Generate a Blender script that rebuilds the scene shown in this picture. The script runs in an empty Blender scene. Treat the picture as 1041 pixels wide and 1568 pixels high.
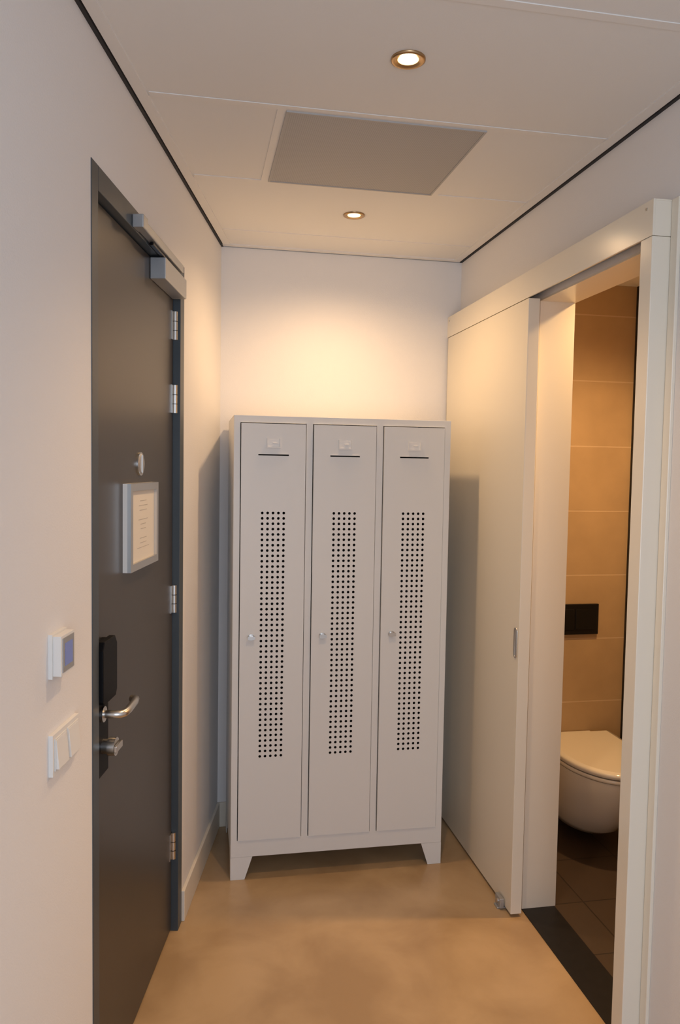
import bpy, math
from mathutils import Vector, Matrix
bpy.context.scene.view_settings.view_transform='Standard'
# ---------------------------------------------------------------- materials
def mat(name, col, rough=.5, metal=0, noise=0, nscale=5, bump=0, bscale=200, emis=None, estr=0, spec=.5, coat=0, c2=None, dist=0, lo=.34, hi=.66):
    m=bpy.data.materials.new(name); m.use_nodes=True; nt=m.node_tree; b=nt.nodes['Principled BSDF']
    b.inputs['Base Color'].default_value=(*col,1); b.inputs['Roughness'].default_value=rough; b.inputs['Metallic'].default_value=metal
    b.inputs['Specular IOR Level'].default_value=spec; b.inputs['Coat Weight'].default_value=coat
    tc=nt.nodes.new('ShaderNodeTexCoord')
    if noise:
        n=nt.nodes.new('ShaderNodeTexNoise'); n.inputs['Scale'].default_value=nscale; n.inputs['Detail'].default_value=6; n.inputs['Distortion'].default_value=dist
        nt.links.new(tc.outputs['Object'],n.inputs['Vector'])
        r=nt.nodes.new('ShaderNodeValToRGB'); r.color_ramp.elements[0].position=lo; r.color_ramp.elements[1].position=hi
        a=c2 if c2 else tuple(c*(1-noise) for c in col)
        r.color_ramp.elements[0].color=(*a,1); r.color_ramp.elements[1].color=(*col,1)
        nt.links.new(n.outputs['Fac'],r.inputs['Fac']); nt.links.new(r.outputs['Color'],b.inputs['Base Color'])
    if bump:
        n=nt.nodes.new('ShaderNodeTexNoise'); n.inputs['Scale'].default_value=bscale; n.inputs['Detail'].default_value=3
        nt.links.new(tc.outputs['Object'],n.inputs['Vector'])
        bp=nt.nodes.new('ShaderNodeBump'); bp.inputs['Strength'].default_value=bump; bp.inputs['Distance'].default_value=.002
        nt.links.new(n.outputs['Fac'],bp.inputs['Height']); nt.links.new(bp.outputs['Normal'],b.inputs['Normal'])
    if emis:
        b.inputs['Emission Color'].default_value=(*emis,1); b.inputs['Emission Strength'].default_value=estr
    return m
def brick(name, c1, c2, mortar, bw, rh, msz, axes, off, rough):
    m=bpy.data.materials.new(name); m.use_nodes=True; nt=m.node_tree; b=nt.nodes['Principled BSDF']
    b.inputs['Roughness'].default_value=rough
    tc=nt.nodes.new('ShaderNodeTexCoord'); sp=nt.nodes.new('ShaderNodeSeparateXYZ'); cb=nt.nodes.new('ShaderNodeCombineXYZ')
    nt.links.new(tc.outputs['Object'],sp.inputs[0])
    for i in (0,1):
        a=nt.nodes.new('ShaderNodeMath'); a.operation='ADD'; a.inputs[1].default_value=off[i]
        nt.links.new(sp.outputs[axes[i]],a.inputs[0]); nt.links.new(a.outputs[0],cb.inputs[i])
    t=nt.nodes.new('ShaderNodeTexBrick'); t.offset=0; t.inputs['Scale'].default_value=1; t.inputs['Brick Width'].default_value=bw
    t.inputs['Row Height'].default_value=rh; t.inputs['Mortar Size'].default_value=msz; t.inputs['Mortar Smooth'].default_value=.1
    t.inputs['Color1'].default_value=(*c1,1); t.inputs['Color2'].default_value=(*c2,1); t.inputs['Mortar'].default_value=(*mortar,1)
    nt.links.new(cb.outputs[0],t.inputs['Vector'])
    n=nt.nodes.new('ShaderNodeTexNoise'); n.inputs['Scale'].default_value=6; n.inputs['Detail'].default_value=6
    nt.links.new(tc.outputs['Object'],n.inputs['Vector'])
    mx=nt.nodes.new('ShaderNodeMix'); mx.data_type='RGBA'; mx.blend_type='MULTIPLY'; mx.inputs[0].default_value=.3
    nt.links.new(t.outputs['Color'],mx.inputs[6]); nt.links.new(n.outputs['Fac'],mx.inputs[7]); nt.links.new(mx.outputs[2],b.inputs['Base Color'])
    bp=nt.nodes.new('ShaderNodeBump'); bp.inputs['Strength'].default_value=.4; bp.inputs['Distance'].default_value=.002; bp.invert=True
    nt.links.new(t.outputs['Fac'],bp.inputs['Height']); nt.links.new(bp.outputs['Normal'],b.inputs['Normal'])
    return m
def perforated(name, col, hole, pitch):
    m=bpy.data.materials.new(name); m.use_nodes=True; nt=m.node_tree; b=nt.nodes['Principled BSDF']; b.inputs['Roughness'].default_value=.6
    tc=nt.nodes.new('ShaderNodeTexCoord'); sp=nt.nodes.new('ShaderNodeSeparateXYZ'); nt.links.new(tc.outputs['Object'],sp.inputs[0])
    o=[]
    for i in (0,1):
        a=nt.nodes.new('ShaderNodeMath'); a.operation='MULTIPLY'; a.inputs[1].default_value=2*math.pi/pitch
        c=nt.nodes.new('ShaderNodeMath'); c.operation='COSINE'
        nt.links.new(sp.outputs[i],a.inputs[0]); nt.links.new(a.outputs[0],c.inputs[0]); o.append(c)
    s=nt.nodes.new('ShaderNodeMath'); s.operation='ADD'; nt.links.new(o[0].outputs[0],s.inputs[0]); nt.links.new(o[1].outputs[0],s.inputs[1])
    r=nt.nodes.new('ShaderNodeMapRange'); r.inputs['From Min'].default_value=.4; r.inputs['From Max'].default_value=.9; nt.links.new(s.outputs[0],r.inputs['Value'])
    mx=nt.nodes.new('ShaderNodeMix'); mx.data_type='RGBA'; mx.inputs[6].default_value=(*col,1); mx.inputs[7].default_value=(*hole,1)
    nt.links.new(r.outputs[0],mx.inputs[0]); nt.links.new(mx.outputs[2],b.inputs['Base Color']); return m
WALL=mat('wall_paint',(.82,.805,.795),.75,bump=.25,bscale=260)
CEILM=mat('ceiling_tile_white',(.83,.815,.79),.8,bump=.15,bscale=400)
TBAR=mat('ceiling_grid_white',(.83,.81,.78),.6)
GRILLE=perforated('vent_perforated',(.46,.45,.44),(.35,.34,.33),.0056)
BLACK=mat('black_gap',(.01,.01,.012),.6)
SKIRT=mat('baseboard_paint',(.78,.72,.62),.5)
FLOOR=mat('screed_floor',(.54,.375,.21),.28,noise=.25,nscale=3.4,dist=.35,bump=.12,bscale=45,c2=(.40,.265,.14),lo=.36,hi=.64)  # concrete mottling; the colour noise also paints caustic light patches from the downlights
LOCK=mat('locker_enamel',(.76,.755,.73),.38)
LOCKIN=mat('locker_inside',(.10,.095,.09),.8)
STEEL=mat('brushed_steel',(.62,.60,.57),.28,1)
ALU=mat('aluminium_paint',(.45,.46,.47),.4,.6)
DOORM=mat('door_laminate',(.052,.045,.040),.36,noise=.15,nscale=2)
FRAME=mat('door_frame_slate',(.050,.064,.076),.4)
DARKP=mat('dark_plastic',(.006,.006,.007),.3,spec=.3)
LOCKP=mat('lock_matte_black',(.005,.005,.006),.5,spec=.12)
WPLAS=mat('white_plastic',(.80,.79,.76),.35)
PAPER=mat('paper',(.80,.76,.68),.6)
INK=mat('ink',(.52,.49,.45),.7)
SCREEN=mat('lcd_screen',(.08,.10,.24),.2,emis=(.28,.32,.65),estr=.22)
CREAM=mat('trim_paint',(.84,.785,.67),.20)
LEAF=mat('sliding_leaf_paint',(.82,.76,.635),.40)
RAIL=mat('rail_metal',(.35,.36,.37),.4,.8)
GOLD=mat('lamp_ring_brass',(.45,.30,.16),.3,1)
LENS=mat('lamp_lens',(1,.9,.7),.3,emis=(1,.62,.22),estr=3)
BULB=mat('lamp_bulb',(1,.9,.7),.3,emis=(1,.88,.62),estr=30)
CERA=mat('toilet_ceramic',(.82,.78,.70),.12,coat=.4)
STONE=mat('threshold_stone',(.012,.011,.012),.5,noise=.3,nscale=30,spec=.3)
TC1,TC2,TCM=(.55,.39,.23),(.53,.375,.22),(.68,.51,.34)
TILEW=brick('bath_wall_tile',TC1,TC2,TCM,.6,.2945,.003,(0,2),(.3,-.2505+.2945),.35)
TILEWX=brick('bath_wall_tile_side',TC1,TC2,TCM,.6,.2945,.003,(1,2),(.15,-.2505+.2945),.35)
TILEF=brick('bath_floor_tile',(.085,.058,.040),(.08,.054,.037),(.04,.028,.02),.3,.3,.003,(0,1),(.06,.12),.45)
# ---------------------------------------------------------------- builder
ID=lambda a,b,c:(a,b,c)
TH=.2033; XL,YB,H=.1097,3.4033,2.5516
def LW(s,o,z):   # along left wall (s from far corner), o = outwards into the room
    return (XL-math.sin(TH)*s+math.cos(TH)*o, YB-math.cos(TH)*s-math.sin(TH)*o, z)
class MB:
    def __init__(s,name,xf=ID): s.n=name;s.v=[];s.f=[];s.m=[];s.sm=[];s.mats=[];s.xf=xf
    def mi(s,m):
        if m not in s.mats: s.mats.append(m)
        return s.mats.index(m)
    def add(s,vs,fs,m,smooth=False):
        k=len(s.v); s.v+=[s.xf(*p) for p in vs]; i=s.mi(m)
        for f in fs: s.f.append([k+j for j in f]); s.m.append(i); s.sm.append(smooth)
    def box(s,x0,x1,y0,y1,z0,z1,m):
        v=[(x,y,z) for z in (z0,z1) for y in (y0,y1) for x in (x0,x1)]
        s.add(v,[(0,2,3,1),(4,5,7,6),(0,1,5,4),(2,6,7,3),(0,4,6,2),(1,3,7,5)],m)
    def prism(s,pts,a0,a1,axis,m,smooth=False):
        n=len(pts)
        def P(p,a):
            return {0:(a,p[0],p[1]),1:(p[0],a,p[1]),2:(p[0],p[1],a)}[axis]
        v=[P(p,a0) for p in pts]+[P(p,a1) for p in pts]
        s.add(v,[tuple(range(n))[::-1],tuple(range(n,2*n))]+[(i,(i+1)%n,n+(i+1)%n,n+i) for i in range(n)],m,smooth)
    def cyl(s,c,r,a0,a1,axis,m,n=28,r2=None):
        r2=r if r2 is None else r2
        def P(i,a,rr):
            p=(c[0]+rr*math.cos(2*math.pi*i/n),c[1]+rr*math.sin(2*math.pi*i/n))
            return {0:(a,p[0],p[1]),1:(p[0],a,p[1]),2:(p[0],p[1],a)}[axis]
        v=[P(i,a0,r) for i in range(n)]+[P(i,a1,r2) for i in range(n)]
        s.add(v,[tuple(range(n))[::-1],tuple(range(n,2*n))],m)
        s.add(v,[(i,(i+1)%n,n+(i+1)%n,n+i) for i in range(n)],m,True)
    def loft(s,rings,m,caps=True,smooth=True):
        n=len(rings[0]); v=[p for r in rings for p in r]; f=[]
        for k in range(len(rings)-1):
            for i in range(n): f.append((k*n+i,k*n+(i+1)%n,(k+1)*n+(i+1)%n,(k+1)*n+i))
        s.add(v,f,m,smooth)
        if caps: s.add(v,[tuple(range(n))[::-1],tuple(range((len(rings)-1)*n,len(rings)*n))],m)
    def tube(s,path,r,m,n=12):
        rings=[]
        for k,p in enumerate(path):
            p=Vector(p); a=Vector(path[max(0,k-1)]); b=Vector(path[min(len(path)-1,k+1)]); d=(b-a).normalized()
            u=d.cross(Vector((0,0,1))); u=u.normalized() if u.length>.01 else Vector((1,0,0)); w=u.cross(d)
            rings.append([tuple(p+r*(math.cos(t)*u+math.sin(t)*w)) for t in [2*math.pi*i/n for i in range(n)]])
        s.loft(rings,m)
    def done(s,bevel=0,parent=None):
        me=bpy.data.meshes.new(s.n); me.from_pydata(s.v,[],s.f)
        for m in s.mats: me.materials.append(m)
        for i,p in enumerate(me.polygons): p.material_index=s.m[i]; p.use_smooth=s.sm[i]
        import bmesh
        bm=bmesh.new(); bm.from_mesh(me)
        bmesh.ops.recalc_face_normals(bm,faces=bm.faces); bm.to_mesh(me); bm.free()
        o=bpy.data.objects.new(s.n,me); bpy.context.scene.collection.objects.link(o)
        if bevel:
            b=o.modifiers.new('bevel','BEVEL'); b.width=bevel; b.segments=2; b.limit_method='ANGLE'; b.angle_limit=math.radians(50)
        if parent: o.parent=parent
        return o
def empty(name):
    e=bpy.data.objects.new(name,None); bpy.context.scene.collection.objects.link(e); return e
XR,XR2,YJ,YN,ZOP=1.1886,1.3164,2.572,1.858,2.2086
REAR=-2.0
# ---------------------------------------------------------------- room shell
b=MB('floor'); b.box(-1.6,XR,REAR,YB+.05,-.1,0,FLOOR); b.done()
b=MB('floor_bathroom'); b.box(XR2,2.1,1.2,3.3,-.1,0,TILEF); b.done()
b=MB('trim_threshold'); b.box(XR,XR2,YN,YJ,-.1,.004,STONE); b.done()
b=MB('ceiling'); b.box(-1.6,XR+.1,REAR,YB+.1,H,H+.1,CEILM); b.done()
b=MB('wall_back'); b.box(-.15,XR+.05,YB,YB+.12,0,H,WALL); b.done()
b=MB('wall_right')
b.box(XR,XR2,YJ,YB+.12,0,H,WALL); b.box(XR,XR2,REAR,YN,0,H,WALL); b.box(XR,XR2,YN,YJ,ZOP,H,WALL); b.done()
b=MB('trim_reveal')   # cream lining of the bathroom opening
b.box(XR,XR2+.004,YJ-.006,YJ,0.004,ZOP,CREAM); b.box(XR,XR2+.004,YN,YN+.006,0.004,ZOP,CREAM); b.box(XR,XR2+.004,YN+.006,YJ-.006,ZOP-.006,ZOP,CREAM); b.done()
DS0,DS1,DZ=.7284,1.6519,2.2716
b=MB('wall_left',LW)
b.box(-.1,DS0+.02,-.14,0,0,H,WALL); b.box(DS1-.02,5.4,-.14,0,0,H,WALL); b.box(DS0+.02,DS1-.02,-.14,0,DZ-.02,H,WALL)
b.done()
b=MB('wall_bathroom_back'); b.box(XR2,2.12,3.25,3.35,0,2.45,TILEW); b.done()
b=MB('wall_bathroom_right'); b.box(2.0,2.1,1.2,3.25,0,2.45,TILEWX); b.done()
b=MB('wall_bathroom_front'); b.box(XR2,2.1,1.2,1.28,0,2.45,TILEWX); b.done()
b=MB('ceiling_bathroom'); b.box(XR2,2.1,1.2,3.3,2.45,2.5,CEILM); b.done()
b=MB('dark_strip_bathroom_corner'); b.box(1.972,2.0,3.23,3.25,0,2.45,BLACK); b.done()  # thin black vertical strip where back and right bathroom walls meet
# baseboards
b=MB('baseboard_back'); b.box(XL+.005,1.12,YB-.012,YB,0,.11,SKIRT); b.done(.002)
b=MB('baseboard_left',LW); b.box(.0,DS0-.002,0,.012,0,.11,SKIRT); b.done(.002)
b=MB('baseboard_left.001',LW); b.box(DS1+.002,5.3,0,.012,0,.11,SKIRT); b.done(.002)
# ceiling grid
g=MB('trim_ceiling_grid'); z0=H-.002
for y in (.98,1.53,2.08,2.62,3.18): 
    xl=XL-math.tan(TH)*(YB-y)
    g.box(xl+.045,XR-.046,y-.012,y+.012,z0,H+.001,TBAR)
for x in (.223,.807): g.box(x-.012,x+.012,2.092,2.608,z0,H+.001,TBAR)
g.box(XR-.045,XR-.012,REAR,YB-.031,z0-.003,H+.001,TBAR); g.box(XL,XR-.012,YB-.03,YB-.005,z0-.003,H+.001,TBAR); g.done()
g=MB('trim_ceiling_edge',LW); g.box(.03,5.3,.012,.042,z0-.003,H+.001,TBAR); g.done()
g=MB('trim_shadow_gap',LW); g.box(0,5.3,.0,.009,H-.008,H+.001,BLACK); g.done()
g=MB('trim_shadow_gap.001'); g.box(XR-.010,XR,REAR,YB-.005,H-.008,H+.001,BLACK); g.box(XL,XR,YB-.005,YB,H-.007,H,RAIL); g.done()
# vent grille: perforated metal plate lying in the ceiling grid
g=MB('ceiling_vent_grille'); g.box(.235,.795,2.092,2.608,H-.004,H+.001,GRILLE)
VR=mat('vent_rim',(.46,.45,.44),.6)
for q in ((.235,.241,2.092,2.608),(.789,.795,2.092,2.608),(.241,.789,2.092,2.098),(.241,.789,2.602,2.608)): g.box(*q,H-.006,H-.004,VR)
g.done()
# downlights
def downlight(x,y,e,ang):
    g=MB('recessed_downlight'); N=40
    prof=[(.040,0),(.040,-.004),(.036,-.006),(.030,-.004),(.024,-.0015)]
    rings=[[(x+r*math.cos(2*math.pi*i/N),y+r*math.sin(2*math.pi*i/N),H+z) for i in range(N)] for r,z in prof]
    g.loft(rings,GOLD,caps=False); g.cyl((x,y),.0245,H-.002,H-.0005,2,LENS,N); g.cyl((x,y),.017,H-.003,H-.002,2,BULB,N); g.done()
    L=bpy.data.lights.new('downlight_beam','SPOT'); L.energy=e; L.color=(1,.64,.34); L.spot_size=math.radians(ang); L.spot_blend=1; L.shadow_soft_size=.035
    o=bpy.data.objects.new('downlight_beam',L); o.location=(x,y,H-.04); bpy.context.scene.collection.objects.link(o)
downlight(.4796,1.778,33,116); downlight(.5815,2.884,32,160)
# ---------------------------------------------------------------- entrance door
root=empty('door_1')
b=MB('frame',LW); fw=.055; fn=.044; FO=.002
b.box(DS0,DS0+fw,-.10,FO,0,DZ,FRAME); b.box(DS1-fn,DS1,-.10,FO,0,DZ,FRAME); b.box(DS0+fw,DS1-fn,-.10,FO,DZ-fw,DZ,FRAME)
b.box(DS0+fw,DS1-fn,-.12,-.07,0,.008,BLACK)
b.done(.0015,root)
b=MB('leaf',LW); LO=-.022; b.box(DS0+fw+.004,DS1-fn-.003,-.066,LO,.010,DZ-fw-.004,DOORM); b.done(.001,root)
b=MB('hinges',LW)
for z in (.26,1.113,1.78,2.02):
    b.cyl((DS0+fw+.006,-.014),.008,z,z+.092,2,STEEL,14)
    for k in (.03,.06): b.cyl((DS0+fw+.006,-.014),.0086,z+k-.001,z+k+.001,2,DARKP,14)
    b.box(DS0+fw+.006,DS0+fw+.03,LO,LO+.003,z,z+.092,STEEL)
b.done(0,root)
b=MB('lock_and_handle',LW); o0=LO
b.box(1.515,1.600,o0,o0+.016,.865,1.19,LOCKP)
pts=[(1.496,1.06),(1.506,1.045),(1.592,1.045),(1.602,1.055),(1.602,1.175),(1.590,1.194),(1.512,1.194),(1.496,1.175)]
b.prism(pts,o0+.016,o0+.032,1,LOCKP)
HZ=1.015
b.cyl((1.562,HZ),.019,o0+.016,o0+.022,1,STEEL,20)
b.tube([(1.562,o0+.012,HZ),(1.562,o0+.045,HZ),(1.560,o0+.058,HZ),(1.550,o0+.066,HZ),(1.525,o0+.068,HZ),(1.465,o0+.066,HZ+.001),(1.442,o0+.062,HZ+.001),(1.434,o0+.05,HZ)],.0095,STEEL)
b.cyl((1.555,.935),.018,o0+.016,o0+.03,1,STEEL,18); b.cyl((1.555,.935),.022,o0+.03,o0+.048,1,STEEL,18); b.box(1.530,1.58,o0+.048,o0+.056,.927,.943,STEEL)
b.done(.002,root)
b=MB('door_viewer',LW); b.cyl((1.186,1.610),.033,LO,LO+.005,1,STEEL,36); b.cyl((1.186,1.610),.029,LO+.005,LO+.008,1,ALU,36,.024); b.box(1.183,1.189,LO+.008,LO+.010,1.585,1.635,STEEL); b.done(0,root)
b=MB('door_closer_slide',LW)
b.box(.845,1.30,FO,.026,2.223,2.247,ALU); b.box(1.30,1.345,FO,.032,2.217,2.251,ALU)
b.done(.003,root)
b=MB('door_closer_body',LW)
b.box(.80,1.08,LO,LO+.047,2.150,2.2125,ALU)
b.prism([(.975,.006),(.985,.018),(1.20,.020),(1.195,.006)],2.2135,2.2215,2,DARKP); b.done(.003,root)
b=MB('framed_notice',LW); s0,s1,z0,z1=1.06,1.345,1.322,1.557
b.box(s0,s1,LO,LO+.012,z0,z1,WPLAS); fr=.020
for q in ((s0,s1,z0,z0+fr),(s0,s1,z1-fr,z1),(s0,s0+fr,z0+fr,z1-fr),(s1-fr,s1,z0+fr,z1-fr)): b.box(q[0],q[1],LO+.012,LO+.022,q[2],q[3],STEEL)
b.box(s0+fr,s1-fr,LO+.012,LO+.0145,z0+fr,z1-fr,PAPER)
import random; random.seed(3)
for i in range(11):
    z=z1-.05-i*.013; w=random.uniform(.05,.12); 
    if i in (3,7): continue
    b.box(1.20-w/2,1.20+w/2,LO+.0145,LO+.0149,z,z+.0018,INK)
b.done(0,root)
# ---------------------------------------------------------------- wall devices
b=MB('thermostat',LW); b.box(1.822,1.900,0,.008,1.192,1.279,WPLAS); b.box(1.826,1.896,.008,.024,1.197,1.275,WPLAS)
b.box(1.831,1.890,.024,.0255,1.203,1.270,ALU); b.box(1.840,1.880,.0255,.026,1.214,1.259,SCREEN); b.done(.0008)
b=MB('light_switch',LW); b.box(1.760,1.902,0,.009,1.0,1.082,WPLAS)
for s in (1.768,1.834):
    b.box(s,s+.060,.009,.011,1.009,1.073,WPLAS)
    b.prism([(.011,1.012),(.0175,1.012),(.012,1.070),(.011,1.070)],s+.003,s+.057,0,WPLAS)
b.done(.001)
# ---------------------------------------------------------------- locker
lk=empty('metal_locker'); X0,X1,YL,D=.146,.998,2.933,.445
zb,zt=.089,1.8; t=.003; yf=YL+.002
b=MB('carcass')
dx=[(.1735,.4180),(.4495,.6940),(.7260,.9705)]; dz0,dz1=.158,1.770
ya=yf+.02
b.box(X0,X0+t,ya,YL+D-t,zb,zt-t,LOCK); b.box(X1-t,X1,ya,YL+D-t,zb,zt-t,LOCK); b.box(X0,X1,ya,YL+D,zt-t,zt,LOCK)
b.box(X0,X1,YL+D-t,YL+D,zb,zt-t,LOCK); b.box(X0+t,X1-t,ya,YL+D-t,.150,.153,LOCK)
xs=[X0,dx[0][0]-.003,dx[0][1]+.003,dx[1][0]-.003,dx[1][1]+.003,dx[2][0]-.003,dx[2][1]+.003,X1]
zs=[zb,dz0-.003,dz1+.003,zt]
def plate(b,xs,zs,holes,y0,y1,m):
    nx,nz=len(xs),len(zs)
    v=[(x,y,z) for y in (y0,y1) for z in zs for x in xs]; I=lambda k,j,i:k*nx*nz+j*nx+i
    fs=[]; solid=lambda i,j:0<=i<nx-1 and 0<=j<nz-1 and (i,j) not in holes
    for j in range(nz-1):
        for i in range(nx-1):
            if not solid(i,j): continue
            fs.append((I(0,j,i),I(0,j,i+1),I(0,j+1,i+1),I(0,j+1,i))); fs.append((I(1,j,i),I(1,j+1,i),I(1,j+1,i+1),I(1,j,i+1)))
            if not solid(i-1,j): fs.append((I(0,j,i),I(0,j+1,i),I(1,j+1,i),I(1,j,i)))
            if not solid(i+1,j): fs.append((I(0,j,i+1),I(1,j,i+1),I(1,j+1,i+1),I(0,j+1,i+1)))
            if not solid(i,j-1): fs.append((I(0,j,i),I(1,j,i),I(1,j,i+1),I(0,j,i+1)))
            if not solid(i,j+1): fs.append((I(0,j+1,i),I(0,j+1,i+1),I(1,j+1,i+1),I(1,j+1,i)))
    b.add(v,fs,m)
plate(b,xs,zs,{(1,1),(3,1),(5,1)},yf,ya,LOCK)
b.done(.0015,lk)
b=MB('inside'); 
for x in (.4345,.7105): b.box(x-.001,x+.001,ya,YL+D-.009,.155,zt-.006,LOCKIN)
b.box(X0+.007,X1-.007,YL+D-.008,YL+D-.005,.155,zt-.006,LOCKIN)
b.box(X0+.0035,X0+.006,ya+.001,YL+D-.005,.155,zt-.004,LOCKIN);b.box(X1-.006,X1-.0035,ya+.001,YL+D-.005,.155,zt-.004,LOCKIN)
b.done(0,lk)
b=MB('feet')
for sx,xa in ((1,X0),(-1,X1)):
    for y0,y1 in ((yf,yf+.003),(YL+D-.003,YL+D)):
        b.prism([(xa,0),(xa+sx*.055,0),(xa+sx*.0845,zb),(xa,zb)],y0,y1,1,LOCK)
    a,c=(xa,xa+sx*.003) if sx>0 else (xa-.003,xa)
    for yy,sy in ((yf+.003,1),(YL+D-.003,-1)):
        b.prism([(yy,0),(yy+sy*.042,0),(yy+sy*.077,zb),(yy,zb)],a,c,0,LOCK)
b.done(0,lk)
def ldoor(i,xa,xb):
    b=MB('locker_door'+('' if i==0 else '.%03d'%i)); y=YL-.005; cx=(xa+xb)/2; P=.0205; nc,nr=5,47
    px0=cx-nc*P/2; px1=cx+nc*P/2; pz1=1.442; pz0=pz1-nr*P; sl0,sl1=cx-.058,cx+.058
    def q(x0,x1,z0,z1): b.add([(x0,y,z0),(x1,y,z0),(x1,y,z1),(x0,y,z1)],[(0,1,2,3)],LOCK)
    q(xa,xb,dz0,pz0); q(xa,px0,pz0,pz1); q(px1,xb,pz0,pz1); q(xa,xb,pz1,1.6495); q(xa,sl0,1.6495,1.6545); q(sl1,xb,1.6495,1.6545); q(xa,xb,1.6545,dz1)
    r=.0055
    for k in range(nr):
        for j in range(nc):
            u=px0+(j+.5)*P; w=pz0+(k+.5)*P; h=P/2
            out=[(h,0),(h,h),(0,h),(-h,h),(-h,0),(-h,-h),(0,-h),(h,-h)]
            vs=[(u+a,y,w+c) for a,c in out]+[(u+r*math.cos(m*math.pi/4),y,w+r*math.sin(m*math.pi/4)) for m in range(8)]+[(u+r*math.cos(m*math.pi/4),y+.0015,w+r*math.sin(m*math.pi/4)) for m in range(8)]
            b.add(vs,[(m,(m+1)%8,8+(m+1)%8,8+m) for m in range(8)]+[(8+m,8+(m+1)%8,16+(m+1)%8,16+m) for m in range(8)],LOCK)
    for v in (((xa,dz0),(xa,dz1)),((xb,dz0),(xb,dz1)),((xa,dz0),(xb,dz0)),((xa,dz1),(xb,dz1))):
        (a,c),(d,e)=v; b.add([(a,y,c),(d,y,e),(d,y+.018,e),(a,y+.018,c)],[(0,1,2,3)],LOCK)
    b.box(sl0,sl1,y-.002,y,1.6545,1.657,LOCK)
    lz=1.698
    b.box(cx-.026,cx+.026,y-.005,y,lz-.020,lz-.015,LOCK); b.box(cx-.026,cx-.022,y-.005,y,lz-.015,lz+.016,LOCK); b.box(cx+.022,cx+.026,y-.005,y,lz-.015,lz+.016,LOCK)
    b.box(cx-.022,cx+.022,y-.001,y,lz-.015,lz+.012,WPLAS); b.box(cx-.004,cx+.014,y-.0045,y,lz-.003,lz,LOCK)
    lx=xa+.0435; b.cyl((lx,.956),.0125,y-.004,y,1,STEEL,20); b.cyl((lx,.956),.009,y-.016,y-.004,1,STEEL,20); b.box(lx-.014,lx+.014,y-.021,y-.015,.950,.962,STEEL)
    b.done(0,lk)
for i,(a,c) in enumerate(dx): ldoor(i,a,c)
# ---------------------------------------------------------------- sliding bathroom door
XFc,XS,YD=1.129,1.127,2.525
sd=empty('sliding_door')
b=MB('leaf'); b.box(XS,XS+.042,YD,3.385,.012,2.202,LEAF); b.done(.002,sd)
b=MB('pull_handle'); yc,zc=2.550,.997
N=24
def oval(w,h,x): 
    o=[]
    for i in range(N):
        a=2*math.pi*i/N; o.append((x,yc+w*math.cos(a),zc+(h-w)*(1 if math.sin(a)>0 else -1)+w*math.sin(a)))
    return o
b.loft([oval(.013,.054,XS),oval(.013,.054,XS-.003),oval(.009,.050,XS-.003),oval(.008,.049,XS-.0005)],STEEL,caps=False); b.add(oval(.0085,.0495,XS-.0006),[tuple(range(N))],ALU)
b.done(0,sd)
b=MB('floor_guide'); b.box(1.101,1.172,2.585,2.62,0,.006,ALU); b.box(1.108,1.123,2.575,2.625,.006,.042,ALU); b.cyl((2.60,.025),.008,1.104,1.108,0,STEEL,14); b.done(.002,sd)
b=MB('trim_sliding_rail_cover')
b.box(XFc,XFc+.006,1.80,YB,2.2055,2.2965,CREAM); b.box(XFc+.006,XR,1.80,YB,2.2925,2.2965,CREAM); b.box(XFc+.006,XR,1.80,1.806,2.2055,2.2925,CREAM)
b.box(1.142,1.178,1.86,3.38,2.225,2.27,RAIL)
for y in (1.83,3.38): b.cyl((y,2.278),.004,XFc-.0015,XFc,0,STEEL,12)
b.done(.0008)
b=MB('trim_post'); b.box(XFc,XR,1.80,1.852,0,2.2045,CREAM); b.box(XR-.010,XR,1.77,1.799,0,2.2965,CREAM); b.done(.002)
# ---------------------------------------------------------------- toilet
tl=empty('wall_hung_toilet'); TX,TY,DZT=1.712,3.25,-.018
def dring(w,L,z,n=40,yo=0):
    r=[]
    a=w/2; st=max(L-w*.75,.02); fl=L-st
    for i in range(n):
        th=math.pi*i/(n-1); r.append((TX+a*math.cos(th),TY-yo-st-fl*math.sin(th),z+DZT))
    r.append((TX-a,TY-yo,z+DZT)); r.append((TX+a,TY-yo,z+DZT)); return r
b=MB('bowl')
b.loft([dring(.17,.24,.075),dring(.22,.31,.085),dring(.26,.37,.12),dring(.295,.43,.19),dring(.33,.49,.28),dring(.355,.525,.35),dring(.36,.53,.385)],CERA); b.done(0,tl)
b=MB('seat'); b.loft([dring(.362,.50,.388,yo=.035),dring(.368,.505,.392,yo=.035),dring(.368,.505,.400,yo=.035),dring(.362,.50,.404,yo=.035)],CERA); b.done(0,tl)
b=MB('lid'); b.loft([dring(.36,.498,.407,yo=.035),dring(.37,.508,.411,yo=.035),dring(.37,.508,.424,yo=.035),dring(.362,.502,.430,yo=.036),dring(.33,.48,.434,yo=.04)],CERA)
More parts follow.
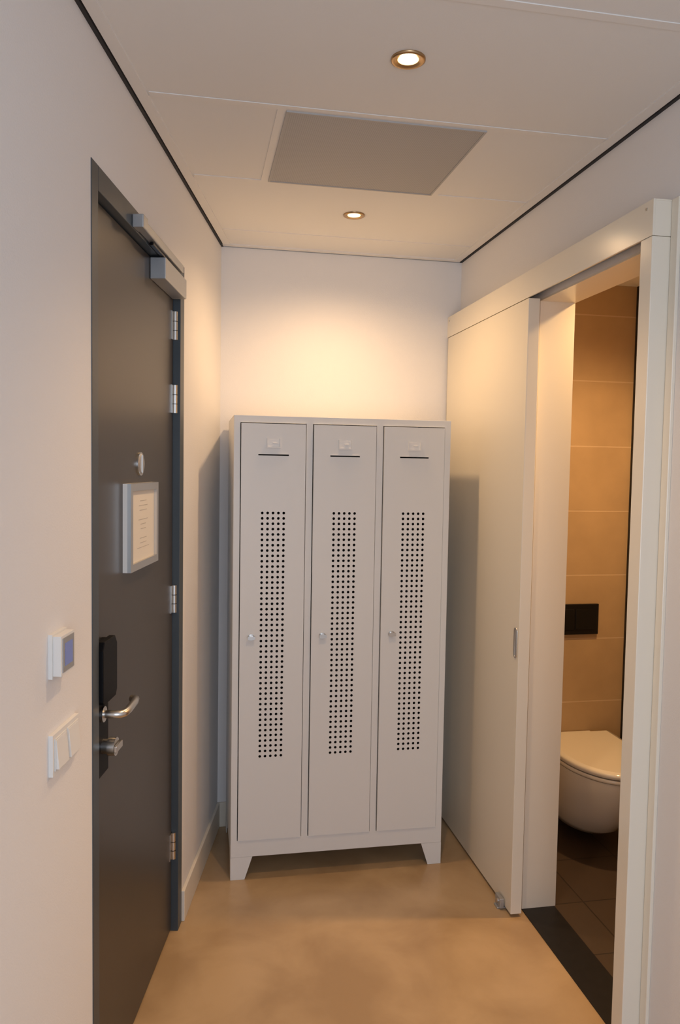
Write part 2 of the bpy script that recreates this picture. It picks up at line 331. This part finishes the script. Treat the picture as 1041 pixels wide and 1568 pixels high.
b.box(TX-.10,TX+.10,TY-.045,TY-.005,.386+DZT,.425+DZT,CERA); b.done(0,tl)
b=MB('flush_plate'); b.box(TX-.12,TX+.12,3.235,3.25,.862,1.002,DARKP); b.box(TX-.10,TX-.005,3.231,3.235,.885,.98,DARKP); b.box(TX+.005,TX+.10,3.231,3.235,.885,.98,DARKP); b.done(.002)
# ---------------------------------------------------------------- lights
def area(name,loc,rot,sx,sy,e,col):
    L=bpy.data.lights.new(name,'AREA'); L.shape='RECTANGLE'; L.size=sx; L.size_y=sy; L.energy=e; L.color=col
    o=bpy.data.objects.new(name,L); o.location=loc; o.rotation_euler=rot; bpy.context.scene.collection.objects.link(o)
area('window_daylight',(.1,-1.9,1.5),(math.radians(90),0,0),1.6,1.9,38,(.77,.86,1))
L=bpy.data.lights.new('bathroom_lamp','SPOT'); L.energy=72; L.color=(1,.61,.27); L.spot_size=math.radians(150); L.spot_blend=.9; L.shadow_soft_size=.03
o=bpy.data.objects.new('bathroom_lamp',L); o.location=(1.66,2.45,2.42); bpy.context.scene.collection.objects.link(o)
w=bpy.data.worlds.new('world'); bpy.context.scene.world=w; w.use_nodes=True
w.node_tree.nodes['Background'].inputs[0].default_value=(.66,.75,1,1); w.node_tree.nodes['Background'].inputs[1].default_value=.3
# ---------------------------------------------------------------- camera
yaw,pitch,roll,f=.1873,.0577,.0163,1181.81
F=Vector((math.sin(yaw)*math.cos(pitch),math.cos(yaw)*math.cos(pitch),-math.sin(pitch)))
R0=Vector((math.cos(yaw),-math.sin(yaw),0)); U0=R0.cross(F)
R=math.cos(roll)*R0+math.sin(roll)*U0; U=-math.sin(roll)*R0+math.cos(roll)*U0
M=Matrix(((R.x,U.x,-F.x,0),(R.y,U.y,-F.y,0),(R.z,U.z,-F.z,1.6092),(0,0,0,1)))
c=bpy.data.cameras.new('camera'); c.sensor_fit='VERTICAL'; c.sensor_height=36; c.lens=f/1568*36; c.clip_start=.05
o=bpy.data.objects.new('camera',c); o.matrix_world=M; bpy.context.scene.collection.objects.link(o); bpy.context.scene.camera=o
